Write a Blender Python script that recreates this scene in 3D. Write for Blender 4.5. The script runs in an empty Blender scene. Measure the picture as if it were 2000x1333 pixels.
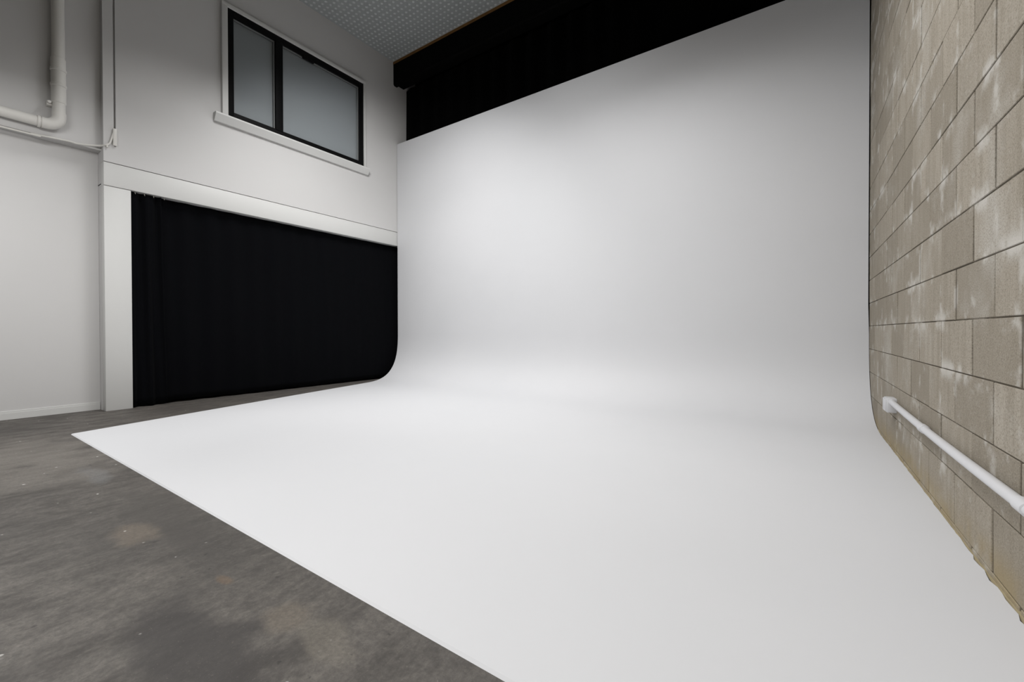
import bpy, bmesh, math, random
from mathutils import Matrix, Vector

random.seed(7)
scene = bpy.context.scene
col = scene.collection

# ------------------------------------------------------------------ camera
YAW, PITCH, ROLL, FPX, SHY, H = .5985, -.0084, -.0019, 826.56, -12.39, .783
cam_d = bpy.data.cameras.new('camera')
cam = bpy.data.objects.new('camera', cam_d)
col.objects.link(cam)
fw = Vector((-math.sin(YAW), math.cos(YAW), 0)); rt = Vector((math.cos(YAW), math.sin(YAW), 0)); up = Vector((0, 0, 1))
fw2 = fw * math.cos(PITCH) + up * math.sin(PITCH)
up2 = up * math.cos(PITCH) - fw * math.sin(PITCH)
r2 = rt * math.cos(ROLL) + up2 * math.sin(ROLL)
u2 = up2 * math.cos(ROLL) - rt * math.sin(ROLL)
m = Matrix.Identity(4)
for i in range(3):
    m[i][0], m[i][1], m[i][2] = r2[i], u2[i], -fw2[i]
m[0][3], m[1][3], m[2][3] = 0, 0, H
cam.matrix_world = m
cam_d.sensor_fit = 'HORIZONTAL'
cam_d.sensor_width = 36
cam_d.lens = FPX * 36 / 2000
cam_d.shift_y = SHY / 2000
cam_d.clip_start = .02
scene.camera = cam

# ------------------------------------------------------------------ world, lights, exposure
world = bpy.data.worlds.new('world'); scene.world = world
world.use_nodes = True
world.node_tree.nodes['Background'].inputs[0].default_value = (.5, .55, .6, 1)
world.node_tree.nodes['Background'].inputs[1].default_value = 0.0

def area(name, loc, sx, sy, power, color=(1, 1, 1), rot=(0, 0, 0), spread=180):
    d = bpy.data.lights.new(name, 'AREA'); d.shape = 'RECTANGLE'; d.size = sx; d.size_y = sy
    d.energy = power; d.color = color; d.spread = math.radians(spread)
    o = bpy.data.objects.new(name, d); o.location = loc; o.rotation_euler = rot
    col.objects.link(o); return o
# unseen area lights added out of frame, placed and powered to fit the brightness
R = math.radians
WHITE = (1, .995, .99)
area('added_overhead_light', (-1.0, 2.0, 3.7), 1.2, .7, 36, WHITE)  # added overhead source, brightens the right of the cove
area('added_cove_light', (-1.4, 2.8, 4.2), .9, .6, 37, WHITE, (0, 0, 0), 145)  # added downward light over the cove
area('added_corner_light', (-3.5, 2.5, 4.4), .9, .6, 35, WHITE, (R(40), 0, R(40)), 110)  # added, tilted to brighten the back left corner
area('added_back_wall_light', (-2.6, 2.2, 4.2), .9, .6, 26, WHITE, (R(40), 0, 0), 110)  # added, tilted to lift the back wall
area('added_doorway_light', (-4.1, 2.1, 4.5), .9, .6, 27, WHITE, (0, 0, 0), 120)  # added downward light near the curtained side wall
area('added_side_light', (-3.8, -.15, 2.65), 1.2, .7, 62, WHITE, (0, R(13), 0))  # added low light to brighten the left wall
area('rear_fill_light', (-2.5, -1.5, 2.6), 1.2, .7, 56, WHITE, (R(62), 0, R(-60)), 120)  # added fill for the block wall, from behind the camera
vs = scene.view_settings
vs.view_transform = 'Standard'; vs.look = 'None'; vs.gamma = 1; vs.use_curve_mapping = False
vs.exposure = 0.0

# ------------------------------------------------------------------ dimensions
XL, XR, YB = -5.6407, .4993, 4.8307
CEIL = 5.285
Y0 = -4.5                                  # wall behind the camera
ZH, ZT = 2.228, 2.454                      # header underside / top
YP, YJ = 1.183, 1.387                      # pillar edge / door jamb
COVE_T, COVE_R, COVE_TOP, COVE_F = .005, .74, 3.937, .773

# ------------------------------------------------------------------ helpers
def srgb(r, g, b):
    f = lambda c: ((c / 255 + .055) / 1.055) ** 2.4 if c / 255 > .04045 else c / 255 / 12.92
    return (f(r), f(g), f(b), 1)

def mat(name):
    m = bpy.data.materials.new(name); m.use_nodes = True
    nt = m.node_tree; b = nt.nodes['Principled BSDF']
    return m, nt, b
def N(nt, t, **kw):
    n = nt.nodes.new(t)
    for k, v in kw.items(): setattr(n, k, v)
    return n
def simple(name, c, rough=.6, spec=.3, bump=0, bscale=60, var=0, vscale=2):
    m, nt, b = mat(name)
    b.inputs['Base Color'].default_value = c; b.inputs['Roughness'].default_value = rough
    b.inputs['Specular IOR Level'].default_value = spec
    g = N(nt, 'ShaderNodeNewGeometry')
    if bump:
        t = N(nt, 'ShaderNodeTexNoise'); t.inputs['Scale'].default_value = bscale; t.inputs['Detail'].default_value = 4
        nt.links.new(g.outputs['Position'], t.inputs['Vector'])
        bp = N(nt, 'ShaderNodeBump'); bp.inputs['Strength'].default_value = bump; bp.inputs['Distance'].default_value = .003
        nt.links.new(t.outputs['Fac'], bp.inputs['Height']); nt.links.new(bp.outputs['Normal'], b.inputs['Normal'])
    if var:
        t = N(nt, 'ShaderNodeTexNoise'); t.inputs['Scale'].default_value = vscale; t.inputs['Detail'].default_value = 5
        nt.links.new(g.outputs['Position'], t.inputs['Vector'])
        mx = mixc(nt, t.outputs['Fac'], tuple(v * (1 - var) for v in c[:3]) + (1,), tuple(min(1, v * (1 + var)) for v in c[:3]) + (1,))
        nt.links.new(mx, b.inputs['Base Color'])
    return m
def mixc(nt, fac, a, b, mode='MIX'):
    n = N(nt, 'ShaderNodeMix', data_type='RGBA', blend_type=mode)
    if hasattr(fac, 'links'): nt.links.new(fac, n.inputs[0])
    else: n.inputs[0].default_value = fac
    for i, v in ((6, a), (7, b)):
        if hasattr(v, 'links'): nt.links.new(v, n.inputs[i])
        else: n.inputs[i].default_value = v
    return n.outputs[2]
def math_(nt, op, a, b=None, clamp=False):
    n = N(nt, 'ShaderNodeMath', operation=op, use_clamp=clamp)
    for i, v in enumerate((a, b)):
        if v is None: continue
        if hasattr(v, 'links'): nt.links.new(v, n.inputs[i])
        else: n.inputs[i].default_value = v
    return n.outputs[0]
def ramp(nt, fac, stops):
    n = N(nt, 'ShaderNodeMapRange', interpolation_type='SMOOTHSTEP')
    nt.links.new(fac, n.inputs['Value'])
    n.inputs['From Min'].default_value, n.inputs['From Max'].default_value = stops[0], stops[1]
    n.inputs['To Min'].default_value, n.inputs['To Max'].default_value = stops[2], stops[3]
    return n.outputs['Result']
def noise(nt, vec, scale, detail=4, rough=.55, mapping=None):
    if mapping:
        mp = N(nt, 'ShaderNodeMapping'); nt.links.new(vec, mp.inputs['Vector'])
        mp.inputs['Scale'].default_value = mapping[0]
        mp.inputs['Rotation'].default_value = mapping[1] if len(mapping) > 1 else (0, 0, 0)
        vec = mp.outputs['Vector']
    t = N(nt, 'ShaderNodeTexNoise'); t.inputs['Scale'].default_value = scale
    t.inputs['Detail'].default_value = detail; t.inputs['Roughness'].default_value = rough
    nt.links.new(vec, t.inputs['Vector']); return t.outputs['Fac']

def tag(o, label=None, cat=None, group=None, kind=None):
    if label: o['label'] = label
    if cat: o['category'] = cat
    if group: o['group'] = group
    if kind: o['kind'] = kind
    return o
def empty(name, loc):
    o = bpy.data.objects.new(name, None); o.location = loc; o.empty_display_size = .1
    col.objects.link(o); return o
def link(name, me, material, parent=None, smooth=None):
    if material and not me.materials: me.materials.append(material)
    if smooth is not None:
        me.shade_smooth(); me.set_sharp_from_angle(angle=math.radians(smooth))
    o = bpy.data.objects.new(name, me); col.objects.link(o)
    if parent:
        o.parent = parent; o.location = -parent.location if parent.parent is None else Vector((0, 0, 0))
    return o
def bm_obj(name, bm, material, parent=None, smooth=None):
    bmesh.ops.recalc_face_normals(bm, faces=bm.faces)
    me = bpy.data.meshes.new(name); bm.to_mesh(me); bm.free()
    return link(name, me, material, parent, smooth)
def add_box(bm, a, b, bevel=0):
    g = bmesh.ops.create_cube(bm, size=1)
    vs_ = g['verts']
    for v in vs_:
        v.co = Vector([(a[i] + b[i]) / 2 + v.co[i] * (b[i] - a[i]) for i in range(3)])
    if bevel:
        es = list({e for v in vs_ for e in v.link_edges})
        bmesh.ops.bevel(bm, geom=es, offset=bevel, segments=2, profile=.5, affect='EDGES')
def box(name, a, b, material, parent=None, bevel=0):
    bm = bmesh.new(); add_box(bm, a, b, bevel)
    return bm_obj(name, bm, material, parent, 35 if bevel else None)
def add_tube(bm, pts, rad, seg=16, caps=True):
    pts = [Vector(p) for p in pts]; rings = []
    prev = None
    for i, p in enumerate(pts):
        d = (pts[min(i + 1, len(pts) - 1)] - pts[max(i - 1, 0)]).normalized()
        if prev is None:
            s = d.cross(Vector((0, 0, 1)))
            if s.length < 1e-3: s = d.cross(Vector((0, 1, 0)))
        else: s = prev - d * prev.dot(d)
        s.normalize(); prev = s; t = d.cross(s)
        r = rad[i] if isinstance(rad, (list, tuple)) else rad
        rings.append([bm.verts.new(p + (s * math.cos(2 * math.pi * k / seg) + t * math.sin(2 * math.pi * k / seg)) * r) for k in range(seg)])
    for a, b in zip(rings, rings[1:]):
        for k in range(seg): bm.faces.new((a[k], a[(k + 1) % seg], b[(k + 1) % seg], b[k]))
    if caps: bm.faces.new(rings[0][::-1]); bm.faces.new(rings[-1])
def tube(name, pts, rad, material, parent=None, seg=16, smooth=40):
    bm = bmesh.new(); add_tube(bm, pts, rad, seg)
    return bm_obj(name, bm, material, parent, smooth)
def smooth_path(pts, n=8):
    P = [Vector(p) for p in pts]; out = []
    for i in range(len(P) - 1):
        a, b, c, d = P[max(i - 1, 0)], P[i], P[i + 1], P[min(i + 2, len(P) - 1)]
        for k in range(n):
            t = k / n
            out.append(.5 * ((2 * b) + (c - a) * t + (2 * a - 5 * b + 4 * c - d) * t * t + (3 * b - a - 3 * c + d) * t ** 3))
    out.append(P[-1]); return out

# ------------------------------------------------------------------ materials
M_wall = simple('white_wall_paint', srgb(200, 199, 198), .65, .25, bump=.08, bscale=90, var=.02, vscale=1.2)
M_wallgrey = simple('grey_rear_wall_paint', srgb(70, 70, 70), .8, .2)
M_trim = simple('white_trim_paint', srgb(205, 205, 203), .45, .35, bump=.05, bscale=40)
M_pvc = simple('painted_pvc', srgb(214, 212, 207), .4, .4, bump=.05, bscale=30)
M_conduit = simple('white_conduit_plastic', srgb(202, 202, 204), .35, .4)
M_black = simple('black_powder_coat', (.0025, .0025, .0027, 1), .6, .12)
M_beam = simple('black_painted_steel', (.0015, .0015, .0015, 1), .8, .06)
M_timber = simple('brown_timber_edge', srgb(120, 88, 50), .7, .2, var=.3, vscale=9)
M_bead = simple('grey_glazing_gasket', srgb(120, 122, 122), .5, .3)
M_seal = simple('tan_gap_filler', srgb(150, 139, 112), .9, .1, bump=.5, bscale=60, var=.2, vscale=20)
M_hook = simple('plastic_curtain_hook', srgb(150, 148, 140), .5, .3)
M_dark = simple('dark_void_board', (.004, .004, .004, 1), .9, .05)

def fabric(name, c):
    m, nt, b = mat(name)
    b.inputs['Base Color'].default_value = c; b.inputs['Roughness'].default_value = .95
    b.inputs['Specular IOR Level'].default_value = .05
    b.inputs['Sheen Weight'].default_value = .008
    tc = N(nt, 'ShaderNodeNewGeometry')
    f = noise(nt, tc.outputs['Position'], 350, 2)
    bp = N(nt, 'ShaderNodeBump'); bp.inputs['Strength'].default_value = .2; bp.inputs['Distance'].default_value = .001
    nt.links.new(f, bp.inputs['Height']); nt.links.new(bp.outputs['Normal'], b.inputs['Normal'])
    return m
M_curtain = fabric('black_curtain_wool', (.0022, .0024, .0032, 1))
M_drape = fabric('black_drape_wool', (.0006, .0006, .0007, 1))

def make_cove():
    m, nt, b = mat('matte_white_cove_paint')
    g = N(nt, 'ShaderNodeNewGeometry').outputs['Position']
    big = noise(nt, g, .7, 3)
    c = mixc(nt, big, srgb(200, 201, 203), srgb(208, 208, 210))
    scuff = ramp(nt, noise(nt, g, 14, 5, .6), (.70, .80, 0, .12))
    c = mixc(nt, scuff, c, srgb(180, 180, 184))
    nt.links.new(c, b.inputs['Base Color'])
    b.inputs['Roughness'].default_value = .62; b.inputs['Specular IOR Level'].default_value = .22
    bp = N(nt, 'ShaderNodeBump'); bp.inputs['Strength'].default_value = .06; bp.inputs['Distance'].default_value = .004
    nt.links.new(noise(nt, g, 25, 4), bp.inputs['Height']); nt.links.new(bp.outputs['Normal'], b.inputs['Normal'])
    return m
M_cove = make_cove()

def make_concrete():
    m, nt, b = mat('worn_concrete')
    g = N(nt, 'ShaderNodeNewGeometry').outputs['Position']
    big = noise(nt, g, 1.3, 5, .6)
    mid = noise(nt, g, 4.5, 6, .65, ((2.0, .9, 1), (0, 0, math.radians(-14))))
    fine = noise(nt, g, 38, 7, .75)
    base = mixc(nt, ramp(nt, big, (.3, .7, 0, 1)), srgb(84, 80, 76), srgb(110, 105, 99))
    base = mixc(nt, ramp(nt, mid, (.35, .7, 0, .8)), base, srgb(66, 63, 60))
    base = mixc(nt, ramp(nt, fine, (.38, .66, 0, .6)), base, srgb(62, 59, 56))
    base = mixc(nt, ramp(nt, noise(nt, g, 22, 5, .7, ((1.9, .8, 1), (0, 0, -.25))), (.52, .72, 0, .3)), base, srgb(122, 117, 110))
    wob = N(nt, 'ShaderNodeTexNoise'); wob.inputs['Scale'].default_value = 6; wob.inputs['Detail'].default_value = 5
    nt.links.new(g, wob.inputs['Vector'])
    def blob(x, y, rx, ry, colr, amt, c):
        # a stain with its own ragged outline on the slab
        mp = N(nt, 'ShaderNodeVectorMath', operation='SUBTRACT'); nt.links.new(g, mp.inputs[0]); mp.inputs[1].default_value = (x, y, 0)
        w = N(nt, 'ShaderNodeVectorMath', operation='SUBTRACT'); nt.links.new(wob.outputs['Color'], w.inputs[0]); w.inputs[1].default_value = (.5, .5, .5)
        w2 = N(nt, 'ShaderNodeVectorMath', operation='SCALE'); nt.links.new(w.outputs[0], w2.inputs[0]); w2.inputs['Scale'].default_value = 2.2 * min(rx, ry)
        ad = N(nt, 'ShaderNodeVectorMath', operation='ADD'); nt.links.new(mp.outputs[0], ad.inputs[0]); nt.links.new(w2.outputs[0], ad.inputs[1])
        sc = N(nt, 'ShaderNodeVectorMath', operation='MULTIPLY'); nt.links.new(ad.outputs[0], sc.inputs[0]); sc.inputs[1].default_value = (1 / rx, 1 / ry, 0)
        ln = N(nt, 'ShaderNodeVectorMath', operation='LENGTH'); nt.links.new(sc.outputs[0], ln.inputs[0])
        return mixc(nt, ramp(nt, ln.outputs['Value'], (.45, 1.1, amt, 0)), c, colr)
    base = blob(-1.25, .42, .34, .14, srgb(54, 51, 50), .8, base)
    base = blob(-2.35, .64, .55, .11, srgb(74, 71, 67), .6, base)
    base = blob(-1.85, .62, .3, .10, srgb(68, 65, 62), .55, base)
    base = blob(-1.0, .62, .14, .06, srgb(120, 114, 104), .5, base)
    base = blob(-2.13, .535, .14, .085, srgb(116, 106, 94), .62, base)
    base = blob(-1.17, .61, .10, .08, srgb(112, 103, 92), .6, base)
    base = blob(-1.5, .585, .05, .02, srgb(112, 92, 72), .5, base)
    base = blob(-3.2, .62, .25, .06, srgb(118, 120, 122), .45, base)
    base = blob(-3.9, .5, 1.0, .35, srgb(128, 123, 116), .5, base)
    base = mixc(nt, ramp(nt, noise(nt, g, 85, 6, .8), (.36, .64, 0, .4)), base, srgb(58, 55, 52))
    base = mixc(nt, ramp(nt, noise(nt, g, 120, 4, .8), (.58, .72, 0, .35)), base, srgb(136, 131, 123))
    pits = math_(nt, 'MULTIPLY', ramp(nt, noise(nt, g, 30, 3, .5), (.66, .72, 0, 1)), ramp(nt, noise(nt, g, 3, 2), (.45, .6, 0, .7)))
    base = mixc(nt, pits, base, srgb(44, 42, 40))
    vor = N(nt, 'ShaderNodeTexVoronoi'); vor.inputs['Scale'].default_value = 16; nt.links.new(g, vor.inputs['Vector'])
    speck = math_(nt, 'MULTIPLY', ramp(nt, vor.outputs['Distance'], (.06, .12, 1, 0)), ramp(nt, noise(nt, g, 9, 2), (.56, .64, 0, .85)))
    base = mixc(nt, speck, base, srgb(205, 203, 198))
    nt.links.new(base, b.inputs['Base Color'])
    nt.links.new(ramp(nt, mid, (.3, .7, .5, .75)), b.inputs['Roughness'])
    b.inputs['Specular IOR Level'].default_value = .35
    bp = N(nt, 'ShaderNodeBump'); bp.inputs['Strength'].default_value = .35; bp.inputs['Distance'].default_value = .004
    nt.links.new(mixc(nt, .5, fine, mid), bp.inputs['Height']); nt.links.new(bp.outputs['Normal'], b.inputs['Normal'])
    return m
M_concrete = make_concrete()

ROW0, PH_ODD, PH_EVEN = .0219, .1387, .3387
def make_block(name, mortar=False):
    m, nt, b = mat(name)
    g = N(nt, 'ShaderNodeNewGeometry').outputs['Position']
    oi = N(nt, 'ShaderNodeObjectInfo')
    rnd = oi.outputs['Random']
    c = mixc(nt, rnd, srgb(142, 134, 121), srgb(163, 155, 142))
    streak = noise(nt, g, 9, 4, .6, ((1, 3.5, .35),))
    c = mixc(nt, ramp(nt, streak, (.4, .68, 0, .5)), c, srgb(134, 126, 112))
    c = mixc(nt, ramp(nt, noise(nt, g, 2.2, 5, .6), (.5, .72, 0, .55)), c, srgb(182, 178, 170))
    c = mixc(nt, ramp(nt, noise(nt, g, 170, 3, .7), (.46, .68, 0, .62)), c, srgb(108, 101, 89))
    c = mixc(nt, ramp(nt, noise(nt, g, 210, 3, .7), (.54, .72, 0, .45)), c, srgb(196, 191, 180))
    # mortar smeared over the arrises of the courses
    sp = N(nt, 'ShaderNodeSeparateXYZ'); nt.links.new(g, sp.inputs[0])
    zz = math_(nt, 'DIVIDE', math_(nt, 'SUBTRACT', sp.outputs['Z'], ROW0), .2)
    fr = math_(nt, 'ABSOLUTE', math_(nt, 'SUBTRACT', math_(nt, 'FRACT', math_(nt, 'ADD', zz, .5)), .5))
    yy = math_(nt, 'DIVIDE', math_(nt, 'SUBTRACT', sp.outputs['Y'], PH_ODD), .2)
    fy = math_(nt, 'ABSOLUTE', math_(nt, 'SUBTRACT', math_(nt, 'FRACT', math_(nt, 'ADD', yy, .5)), .5))
    near = math_(nt, 'MAXIMUM', ramp(nt, fr, (.04, .30, 1, 0)), ramp(nt, fy, (.03, .18, .8, 0)))
    smear = math_(nt, 'MULTIPLY', near, ramp(nt, noise(nt, g, 4.2, 5, .65), (.52, .64, 0, .7)))
    c = mixc(nt, smear, c, srgb(196, 193, 187))
    # damp, sandy bottom course
    low = math_(nt, 'MULTIPLY', ramp(nt, sp.outputs['Z'], (.02, .16, 1, 0)), ramp(nt, noise(nt, g, 7, 4), (.3, .6, .2, .7)))
    c = mixc(nt, low, c, srgb(150, 134, 100))
    rust = ramp(nt, noise(nt, g, 5.5, 3, .5, ((1, 2.5, 1),)), (.72, .78, 0, .5))
    c = mixc(nt, rust, c, srgb(160, 126, 88))
    if mortar:
        c = mixc(nt, ramp(nt, noise(nt, g, 3.5, 4), (.54, .68, .92, .1)), c, srgb(82, 75, 64))
    nt.links.new(c, b.inputs['Base Color'])
    b.inputs['Roughness'].default_value = .92; b.inputs['Specular IOR Level'].default_value = .15
    bp = N(nt, 'ShaderNodeBump'); bp.inputs['Strength'].default_value = .55; bp.inputs['Distance'].default_value = .003
    nt.links.new(noise(nt, g, 140, 5, .7), bp.inputs['Height']); nt.links.new(bp.outputs['Normal'], b.inputs['Normal'])
    return m
M_block = make_block('concrete_masonry')
M_mortar = make_block('mortar', True)

def make_ceiling():
    m, nt, b = mat('dimpled_insulation_sheet')
    b.inputs['Base Color'].default_value = srgb(180, 184, 184)
    b.inputs['Roughness'].default_value = .55; b.inputs['Specular IOR Level'].default_value = .4
    g = N(nt, 'ShaderNodeNewGeometry').outputs['Position']
    sp = N(nt, 'ShaderNodeSeparateXYZ'); nt.links.new(g, sp.inputs[0])
    k = 2 * math.pi / .15
    u = math_(nt, 'SINE', math_(nt, 'MULTIPLY', math_(nt, 'ADD', sp.outputs['X'], sp.outputs['Y']), k))
    v = math_(nt, 'SINE', math_(nt, 'MULTIPLY', math_(nt, 'SUBTRACT', sp.outputs['X'], sp.outputs['Y']), k))
    hgt = math_(nt, 'POWER', math_(nt, 'MAXIMUM', math_(nt, 'MULTIPLY', u, v), 0.0), 1.5)
    hgt = math_(nt, 'ADD', hgt, math_(nt, 'MULTIPLY', noise(nt, g, 12, 3), .25))
    nt.links.new(mixc(nt, ramp(nt, math_(nt, 'MULTIPLY', u, v), (.25, .8, 0, 1)), srgb(160, 164, 164), srgb(196, 200, 200)), b.inputs['Base Color'])
    bp = N(nt, 'ShaderNodeBump'); bp.inputs['Strength'].default_value = .5; bp.inputs['Distance'].default_value = .018; bp.invert = True
    nt.links.new(hgt, bp.inputs['Height']); nt.links.new(bp.outputs['Normal'], b.inputs['Normal'])
    return m
M_ceiling = make_ceiling()

def make_glass():
    m, nt, b = mat('window_glass')
    nt.nodes.remove(b)
    tr = N(nt, 'ShaderNodeBsdfTransparent'); tr.inputs[0].default_value = (.95, .965, .97, 1)
    gl = N(nt, 'ShaderNodeBsdfGlossy'); gl.inputs['Roughness'].default_value = .38
    fr = N(nt, 'ShaderNodeFresnel'); fr.inputs[0].default_value = 1.22
    mx = N(nt, 'ShaderNodeMixShader')
    nt.links.new(fr.outputs[0], mx.inputs[0]); nt.links.new(tr.outputs[0], mx.inputs[1]); nt.links.new(gl.outputs[0], mx.inputs[2])
    nt.links.new(mx.outputs[0], nt.nodes['Material Output'].inputs['Surface'])
    return m
M_glass = make_glass()
M_blind = simple('grey_blind_slat', srgb(164, 166, 168), .6, .3)

# ------------------------------------------------------------------ the setting
S = 'structure'
tag(box('floor', (-9, Y0 - .3, -.15), (XR + .4, 5.5, 0), M_concrete), 'bare stained grey concrete slab in front of the white cove', 'floor', kind=S)
tag(box('ceiling', (XL - .4, Y0 - .3, CEIL), (XR + .4, 5.5, CEIL + .1), M_ceiling), 'grey dimpled ceiling sheet above the window', 'ceiling', kind=S)
tag(box('wall_back', (XL - .4, 5.25, 0), (XR + .4, 5.4, CEIL), M_dark), 'dark wall behind the black drape', 'wall', kind=S)
tag(box('wall_front', (XL - .4, Y0 - .15, 0), (XR + .4, Y0, CEIL), M_wallgrey), 'grey wall behind the camera', 'wall', kind=S)

# left wall: boards around the doorway and the window
WY0, WY1, WZ0, WZ1 = 2.262, 4.160, 3.362, 4.632
UPL, LOL, ZSTEP = XL - .075, XL - .20, 2.575
bm = bmesh.new()
D = .26
# upper boarding, from the thin vertical gap to the back, round the window hole
add_box(bm, (XL - D, 1.275, ZT + .008), (XL, WY0, CEIL))
add_box(bm, (XL - D, WY1, ZT + .008), (XL, 5.25, CEIL))
add_box(bm, (XL - D, WY0, ZT + .008), (XL, WY1, WZ0))
add_box(bm, (XL - D, WY0, WZ1), (XL, WY1, CEIL))
# post board left of the gap
add_box(bm, (XL - D, YP, ZT + .008), (XL, 1.260, CEIL))
add_box(bm, (XL - D, 1.260, ZT + .008), (XL, 1.275, 2.625))
# gap backing, and the core behind header and pillar
add_box(bm, (XL - D, 1.258, 2.6), (XL - .03, 1.277, CEIL))
add_box(bm, (XL - D, YP + .001, ZH + .02), (XL - .02, 5.25, ZT + .02))
add_box(bm, (XL - D, YP + .001, 0), (XL - .02, YJ - .003, ZH + .03))
# boards left of the pillar
add_box(bm, (XL - D, Y0, ZSTEP), (UPL, YP, CEIL))
add_box(bm, (XL - D, Y0, 0), (LOL, YP, ZSTEP))
# end piece behind the cove
add_box(bm, (XL - D, 4.97, 0), (XL - .02, 5.25, ZH + .03))
wl = tag(bm_obj('wall_left', bm, M_wall), 'white painted side wall around the curtained doorway and the high window', 'wall', kind=S)
box('backing_board', (XL - D - .02, YJ - .1, 0), (XL - D, 5.25, ZH + .1), M_dark, wl)
box('backing_board', (XL - D - .02, WY0 - .1, WZ0 - .1), (XL - D, WY1 + .1, WZ1 + .1), M_dark, wl)
tag(box('trim_1', (XL - .1, YP, ZH), (XL, 4.97, ZT), M_trim, bevel=.003), 'long white header board over the black curtain', 'trim', kind=S)
tag(box('trim_2', (XL - .1, YP, 0), (XL, YJ, ZH - .007), M_trim, bevel=.003), 'white pillar board left of the black curtain', 'trim', kind=S)
bm = bmesh.new()
add_box(bm, (LOL, Y0, 0), (LOL + .012, YP - .002, .062), .002)
add_box(bm, (LOL, Y0, .062), (LOL + .007, YP - .002, .078), .002)
tag(bm_obj('baseboard_left', bm, M_trim), 'low white skirting along the side wall left of the pillar', 'baseboard', kind=S)

# right wall: concrete block masonry, every block laid
bm = bmesh.new(); add_box(bm, (XR + .0035, Y0, 0), (XR + .25, 5.25, CEIL))
wr = tag(bm_obj('wall_right', bm, M_mortar), 'grey concrete block wall beside the white cove', 'wall', kind=S)
JY, J, BV = .0068, .0024, .0018
def add_block(bm, y0, y1, z0, z1, x=XR):
    a = [(x + .02, y0 + JY, z0 + J), (x + .02, y1 - JY, z0 + J), (x + .02, y1 - JY, z1 - J), (x + .02, y0 + JY, z1 - J)]
    b_ = [(x + BV, p[1], p[2]) for p in a]
    c = [(x, y0 + JY + BV, z0 + J + BV), (x, y1 - JY - BV, z0 + J + BV), (x, y1 - JY - BV, z1 - J - BV), (x, y0 + JY + BV, z1 - J - BV)]
    A, B, C = ([bm.verts.new(p) for p in q] for q in (a, b_, c))
    for P, Q in ((A, B), (B, C)):
        for k in range(4): bm.faces.new((P[k], P[(k + 1) % 4], Q[(k + 1) % 4], Q[k]))
    bm.faces.new(C); bm.faces.new(A[::-1])
bm = bmesh.new(); add_block(bm, -.2, .2, -.1, .1, 0)
bmesh.ops.recalc_face_normals(bm, faces=bm.faces)
block_me = bpy.data.meshes.new('block'); bm.to_mesh(block_me); bm.free(); block_me.materials.append(M_block)
rest = bmesh.new()
r = -1
while ROW0 + .2 * r < CEIL:
    z0 = ROW0 + .2 * r
    ph = PH_ODD if r % 2 else PH_EVEN
    k = math.floor((Y0 - ph) / .4)
    while ph + .4 * k < 5.25:
        y0 = ph + .4 * k; k += 1
        seen = r >= 0 and y0 + .4 > 1.5 and y0 < 4.8 and z0 < .78 + (y0 + .4) * .62 + .25
        if seen:
            o = bpy.data.objects.new('block', block_me); col.objects.link(o); o.parent = wr
            o.location = (XR + random.uniform(-.0016, .0014), y0 + .2, z0 + .1)
            o.rotation_euler = (random.uniform(-.0012, .0012), random.uniform(-.004, .004), random.uniform(-.003, .003))
        else:
            a, b_ = max(y0, Y0 + .01), min(y0 + .4, 5.24); c0, c1 = max(z0, .001), min(z0 + .2, CEIL - .001)
            if b_ - a > .03 and c1 - c0 > .012: add_block(rest, a, b_, c0, c1)
    r += 1
tag(bm_obj('block_courses', rest, M_block, wr), kind='stuff')

# ------------------------------------------------------------------ the white cove
def make_cove_mesh():
    prof = []                                         # (face y, z), (back y, z)
    nF = 90
    # eased sweep: the slope grows and fades smoothly between floor and wall
    ns = 40; arc = [(0.0, 0.0, 0.0)]; y_ = z_ = 0.0
    for i in range(ns * 10):
        t = (i + .5) / (ns * 10); e = t + .10 * (-math.sin(2 * math.pi * t)); a = math.pi / 2 * e
        y_ += math.cos(a) / (ns * 10); z_ += math.sin(a) / (ns * 10)
        if (i + 1) % 10 == 0: arc.append((y_, z_, a))
    k_ = COVE_R / arc[-1][1]
    yT = YB - COVE_R
    for i in range(nF + 1):
        y = COVE_F + (yT - COVE_F) * i / nF
        prof.append(((y, COVE_T), (y - (.008 if i == 0 else 0), 0.0)))
    for (py, pz, a) in arc[1:]:
        y, z = yT + py * k_, COVE_T + pz * k_
        prof.append(((y, z), (y + .05 * math.sin(a), max(0, z - .05 * math.cos(a)) if z > .05 else 0.0)))
    z1 = COVE_T + COVE_R
    for i in range(1, 13):
        z = z1 + (COVE_TOP - z1) * i / 12
        prof.append(((YB, z), (YB + .05, z)))
    xl = lambda y: -4.595 + (min(y, YB) - .761) * (-5.632 + 4.595) / (YB - .761)
    rnd = random.Random(3)
    bm = bmesh.new(); F, B = [], []
    for (fy, fz), (by, bz) in prof:
        if fz > COVE_R + .005: xr = XR - .010
        elif fz > .01: xr = XR - .0035
        else:
            xr = XR - .004 + rnd.uniform(-.0012, .0012)
            if fy < 2.2: xr -= .001
            for cy, w, d in ((2.05, .035, .012), (1.93, .03, .016), (1.80, .05, .004), (1.7, .03, .007), (2.6, .05, .003)):
                if abs(fy - cy) < w: xr -= d * (1 - abs(fy - cy) / w)
        xs = [xl(fy), xl(fy) + .5, -2.6, -.5, xr - .05, xr]
        F.append([bm.verts.new((x, fy, fz)) for x in xs]); B.append([bm.verts.new((x, by, bz)) for x in xs])
    n = len(xs)
    for i in range(len(prof) - 1):
        for k in range(n - 1):
            bm.faces.new((F[i][k], F[i][k + 1], F[i + 1][k + 1], F[i + 1][k]))
            bm.faces.new((B[i][k + 1], B[i][k], B[i + 1][k], B[i + 1][k + 1]))
        for k in (0, n - 1): bm.faces.new((F[i][k], F[i + 1][k], B[i + 1][k], B[i][k]))
    for i in (0, -1):
        for k in range(n - 1): bm.faces.new((F[i][k], F[i][k + 1], B[i][k + 1], B[i][k]))
    return bm
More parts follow.
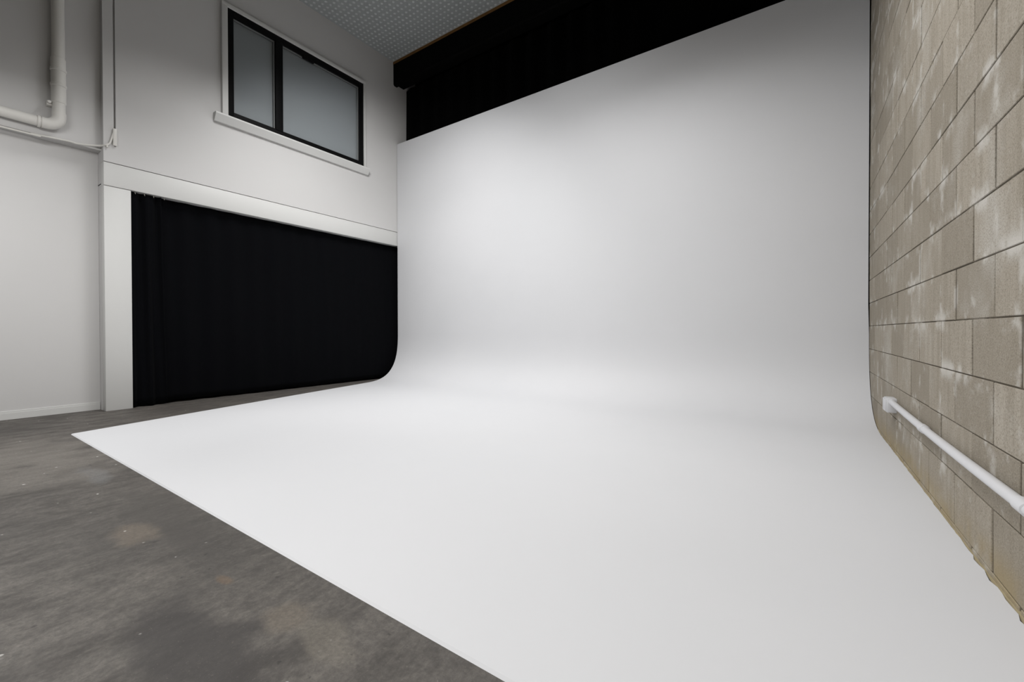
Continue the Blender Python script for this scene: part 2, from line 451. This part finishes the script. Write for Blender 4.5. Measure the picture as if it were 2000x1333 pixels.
cv = bm_obj('infinity_cove', make_cove_mesh(), M_cove, smooth=30)
tag(cv, 'seamless white infinity cove curving from studio floor up into the back wall', 'infinity cove')
# sandy filler along the block wall
bm = bmesh.new(); rows = []; rnd = random.Random(5)
for i in range(121):
    y = .5 + i * (4.28 - .5) / 120
    w = .001 + rnd.uniform(0, .003) + (.002 if y < 2.3 else 0); hh = .004 + rnd.uniform(0, .006)
    z = 0 if y < 4.2 else .012
    rows.append([bm.verts.new((XR + .004, y, 0)), bm.verts.new((XR - .002 - w, y, z * .5)), bm.verts.new((XR - .001 - w * .6, y, z + hh * .7)), bm.verts.new((XR + .004, y, z + hh))])
for a, b_ in zip(rows, rows[1:]):
    for k in range(4): bm.faces.new((a[k], a[(k + 1) % 4], b_[(k + 1) % 4], b_[k]))
bm.faces.new(rows[0]); bm.faces.new(rows[-1][::-1])
tag(bm_obj('gap_filler', bm, M_seal, cv, 40), 'sandy filler bead along the block wall')

# ------------------------------------------------------------------ window (black sliding aluminium)
win = tag(empty('window_1', (XL, (WY0 + WY1) / 2, WZ0)), 'black framed two-pane sliding window high in the white wall', 'window', kind=S)
FX = XL + .02
c0, c1, zs = 2.205, 4.185, 3.305
# white casing, proud of the wall
box('casing', (XL - .02, c0, zs), (XL + .045, WY0 + .004, WZ1 - .004), M_trim, win, .002)
box('casing', (XL - .02, WY1 - .004, zs), (XL + .045, c1, WZ1 - .004), M_trim, win, .002)
box('casing', (XL - .02, c0, WZ1 - .004), (XL + .045, c1, 4.668), M_trim, win, .002)
bm = bmesh.new()
sp_ = [(XL - .02, 3.330), (XL + .075, 3.330), (XL + .078, 3.312), (XL + .030, 3.235), (XL - .02, 3.235)]
A_, B_ = [bm.verts.new((x, 2.125, z)) for x, z in sp_], [bm.verts.new((x, 4.235, z)) for x, z in sp_]
for k in range(5): bm.faces.new((A_[k], A_[(k + 1) % 5], B_[(k + 1) % 5], B_[k]))
bm.faces.new(A_); bm.faces.new(B_[::-1])
bm_obj('window_sill', bm, M_trim, win)
def fbar(y0, y1, z0, z1, name='frame_bar', x1=FX, d=.06):
    return box(name, (x1 - d, y0, z0), (x1, y1, z1), M_black, win, .003)
fbar(WY0, 2.338, WZ0 - .03, WZ1); fbar(4.085, WY1, WZ0 - .03, WZ1)
fbar(2.33, 4.09, 4.550, WZ1); fbar(2.33, 4.09, WZ0 - .03, 3.412)
fbar(2.826, 2.918, 3.40, 4.56, 'mullion', FX + .008, .05)
bm = bmesh.new(); add_box(bm, (FX - .02, 3.19, 4.515), (FX + .012, 3.35, 4.552), .008)
bm_obj('latch', bm, M_black, win, 35)
for y0, y1 in ((2.338, 2.826), (2.918, 4.085)):
    g = .012
    bm = bmesh.new()
    add_box(bm, (FX - .05, y0, 3.412), (FX - .028, y0 + g, 4.55)); add_box(bm, (FX - .05, y1 - g, 3.412), (FX - .028, y1, 4.55))
    add_box(bm, (FX - .05, y0 + g, 4.55 - g), (FX - .028, y1 - g, 4.55)); add_box(bm, (FX - .05, y0 + g, 3.412), (FX - .028, y1 - g, 3.412 + g))
    bm_obj('glazing_gasket', bm, M_bead, win)
    box('pane', (FX - .044, y0 + .006, 3.416), (FX - .038, y1 - .006, 4.546), M_glass, win)
# blinds hanging behind the glass
def blind(y0, y1, label):
    root = tag(empty('window_blind', (XL - .07, (y0 + y1) / 2, 3.38)), label, 'blind', 'window blinds')
    bm = bmesh.new(); z = 3.385; n = 0
    while z < 4.60:
        v = [bm.verts.new(p) for p in ((XL - .056, y0, z), (XL - .056, y1, z), (XL - .044, y1, z + .052), (XL - .044, y0, z + .052))]
        w = [bm.verts.new(p.co + Vector((-.002, 0, .0005))) for p in v]
        bm.faces.new(v); bm.faces.new(w[::-1])
        for k in range(4): bm.faces.new((v[k], v[(k + 1) % 4], w[(k + 1) % 4], w[k]))
        z += .046
    tag(bm_obj('slats', bm, M_blind, root), kind='stuff')
    box('head_rail', (XL - .072, y0, 4.585), (XL - .038, y1, 4.628), M_blind, root, .003)
    box('bottom_rail', (XL - .063, y0, 3.366), (XL - .04, y1, 3.386), M_blind, root, .003)
    return root
blind(2.275, 2.865, 'grey closed blind behind the narrow left window pane')
blind(2.880, 4.150, 'grey closed blind behind the wide right window pane')

# ------------------------------------------------------------------ doorway curtain
cur = tag(empty('doorway_curtain', (XL - .06, (YJ + 4.9) / 2, 0)), 'long black cloth curtain filling the wide doorway below the white header board', 'curtain')
def cloth(name, ya, yb, fx, zbot, ztop, ny, nz, parent, material):
    bm = bmesh.new(); G = []
    for j in range(nz + 1):
        t = j / nz; row = []
        for i in range(ny + 1):
            s = i / ny; y = ya + (yb - ya) * s
            zb, zt = zbot(y), ztop(y)
            x, dy = fx(y, t)
            row.append(bm.verts.new((x, y + dy, zb + (zt - zb) * t)))
        G.append(row)
    for j in range(nz):
        for i in range(ny): bm.faces.new((G[j][i], G[j][i + 1], G[j + 1][i + 1], G[j + 1][i]))
    o = bm_obj(name, bm, material, parent, 80)
    md = o.modifiers.new('thickness', 'SOLIDIFY'); md.thickness = .003; md.offset = -1
    return o
def fold1(y, t):
    u = y - YJ
    x = XL - .052 + .020 * math.sin(u * 48 + 1.2 * (1 - t) + .5) + .008 * math.sin(u * 97 + 2 * t)
    return x, .05 * (1 - t) ** 1.5 * (u / .32)
def fold2(y, t):
    u = y - 1.60
    amp = .016 * math.exp(-u * 1.1) + .0035
    x = XL - .095 + amp * math.sin(u * 26 + .8 * t) + .004 * math.sin(u * 9.3 + 2.2 * t)
    # soft diagonal sag low down
    x += .018 * math.exp(-((u - .55 - .6 * (1 - t) ** 2) / .18) ** 2) * (1 - t) ** 1.2
    x += .008 * math.exp(-((u - .95 - .9 * (1 - t) ** 2) / .2) ** 2) * (1 - t)
    return x, 0
scal = lambda y: ZH - .004 - .010 * abs(math.sin((y - YJ) * 12)) * math.exp(-(y - YJ) * 2)
cloth('curtain_panel', YJ - .02, 1.645, fold1, lambda y: .006 + .004 * math.sin(y * 20), scal, 60, 24, cur, M_curtain)
cloth('curtain_panel', 1.58, 4.95, fold2, lambda y: .030 - .006 * (y > 1.98) + .004 * math.sin(y * 7), scal, 220, 30, cur, M_curtain)
box('curtain_rail', (XL - .085, YJ, ZH + .002), (XL - .065, 4.95, ZH + .018), M_black, cur)
for y in (1.425, 1.50, 1.575, 1.665):
    bm = bmesh.new(); add_tube(bm, smooth_path([(XL - .03, y, ZH - .001), (XL - .024, y, ZH - .012), (XL - .028, y + .004, ZH - .022), (XL - .036, y + .004, ZH - .014)], 4), .0035, 8)
    bm_obj('curtain_hook', bm, M_hook, cur, 60)

# ------------------------------------------------------------------ beam and high black drape above the cove
bmr = tag(empty('ceiling_beam', ((XL + XR) / 2, 4.88, 4.89)), 'black steel beam across the top with a brown timber edge under the ceiling', 'beam')
bm = bmesh.new()
yf, yk, zb, zt = 4.765, 4.985, 4.895, 5.245
prof = [(yf, zt), (yf, zb + .02), (yf + .02, zb), (yf + .07, zb), (yf + .085, zb + .035), (yk, zb + .035), (yk, zt)]
L, R = [bm.verts.new((XL, y, z)) for y, z in prof], [bm.verts.new((XR, y, z)) for y, z in prof]
for k in range(len(prof)): bm.faces.new((L[k], L[(k + 1) % len(prof)], R[(k + 1) % len(prof)], R[k]))
bm.faces.new(L); bm.faces.new(R[::-1])
bm_obj('beam_body', bm, M_beam, bmr)
tag(box('timber_strip', (XL, yf - .006, zt), (XR, yk, CEIL), M_timber, bmr), 'brown timber edge')

bm = bmesh.new(); G = []
nx, nz = 260, 8
for j in range(nz + 1):
    t = j / nz; row = []
    for i in range(nx + 1):
        x = XL + .004 + (XR - XL - .02) * i / nx
        y = 5.03 + (.018 + .01 * math.sin(x * 1.7)) * math.sin(x * 21 + .5 * math.sin(x * 3)) - .022 * (1 - t)
        row.append(bm.verts.new((x, y, 3.3 + (4.925 - 3.3) * t)))
    G.append(row)
for j in range(nz):
    for i in range(nx): bm.faces.new((G[j][i], G[j][i + 1], G[j + 1][i + 1], G[j + 1][i]))
dr = bm_obj('black_drape', bm, M_drape, None, 80)
md = dr.modifiers.new('thickness', 'SOLIDIFY'); md.thickness = .003
tag(dr, 'black drape hanging under the beam behind the top edge of the cove', 'drape')

# ------------------------------------------------------------------ drain pipe on the left wall
PX = XL - .012; PYc = .885; PR = .044
pipe = tag(empty('drain_pipe', (PX, PYc, 2.63)), 'white painted drain pipe with couplings and an elbow, high on the side wall', 'pipe')
zc_ = 2.675
tube('vertical_pipe', [(PX, PYc, 2.78), (PX, PYc, CEIL)], PR, M_pvc, pipe, 24)
el = [(PX, PYc, 2.80)] + [(PX, PYc - .085 + .085 * math.cos(a), zc_ + .085 - .085 * math.sin(a)) for a in [math.pi / 2 * k / 8 for k in range(9)]] + [(PX, PYc - .11, zc_)]
tube('elbow', el, PR * 1.10, M_pvc, pipe, 24)
tube('horizontal_pipe', [(PX, PYc - .1, zc_), (PX, -2.0, zc_)], PR, M_pvc, pipe, 24)
cp = tube('coupling', [(PX, PYc, 3.30), (PX, PYc, 3.295), (PX, PYc, 2.89), (PX, PYc, 2.885)], [PR * 1.0, PR * 1.13, PR * 1.13, PR], M_pvc, pipe, 24)
for z in (3.19, 3.05):
    tube('collar_ring', [(PX, PYc, z + .014), (PX, PYc, z + .010), (PX, PYc, z - .010), (PX, PYc, z - .014)], [PR * 1.12, PR * 1.24, PR * 1.24, PR * 1.12], M_pvc, cp, 24)
br = box('bracket', (UPL - .002, PYc - .075, 2.85), (PX, PYc - .03, 2.89), M_pvc, pipe, .003)
tube('bolt', [(PX - .005, PYc - .062, 2.87), (PX + .035, PYc - .062, 2.87)], .012, M_pvc, br, 10)
tube('collar_ring', [(PX, PYc - .118, zc_), (PX, PYc - .135, zc_)], PR * 1.16, M_pvc, pipe, 24)
for z in (4.2, 4.9):
    box('bracket', (UPL - .002, PYc - .06, z), (PX, PYc + .06, z + .03), M_pvc, pipe, .003)

# cable along the foot of the upper boarding
cab = tag(empty('wall_cable', (XL, 1.0, 2.58)), 'thin white cable sagging below the drain pipe and up over the pillar', 'cable')
cx = UPL + .012
pts = [(cx, -2, 2.545), (cx, .54, 2.557), (cx, .72, 2.565), (cx, .95, 2.582), (cx + .002, 1.02, 2.580), (cx + .03, 1.15, 2.602), (XL + .012, 1.195, 2.615), (XL + .012, 1.225, 2.64), (XL + .011, 1.242, 2.70), (XL + .010, 1.256, 2.76)]
tube('cord', smooth_path(pts, 8), .0085, M_pvc, cab, 10)
box('cable_clip', (XL - .004, 1.250, 2.63), (XL + .022, 1.280, 2.80), M_pvc, cab, .005)
box('cable_clip', (XL - .004, 1.20, 2.595), (XL + .02, 1.215, 2.63), M_pvc, cab, .003)

# ------------------------------------------------------------------ conduit on the block wall
con = tag(empty('wall_conduit', (XR, 2.5, .3)), 'white plastic conduit running low along the concrete block wall', 'conduit')
RC = .0165; CX = XR - .024
zc = lambda y: .3235 + .008 * (y - 2.6) ** 2
ys = [3.56 - i * (3.56 + 1.5) / 50 for i in range(51)]
tube('conduit_pipe', [(CX, y, zc(y) if y > 1.6 else zc(1.6) - (y - 1.6) * -.004) for y in ys], RC, M_conduit, con, 20)
for y in (2.71, 1.625, .5):
    z = zc(y) if y > 1.6 else zc(1.6)
    cpl = tube('coupling', [(CX, y + .03, z), (CX, y + .028, z), (CX, y - .028, z), (CX, y - .03, z)], [RC, RC + .0035, RC + .0035, RC], M_conduit, con, 20)
jb = box('junction_box', (XR - .048, 3.545, .262), (XR + .004, 3.665, .352), M_conduit, con, .006)
box('lid', (XR - .054, 3.552, .268), (XR - .047, 3.658, .346), M_conduit, jb, .003)
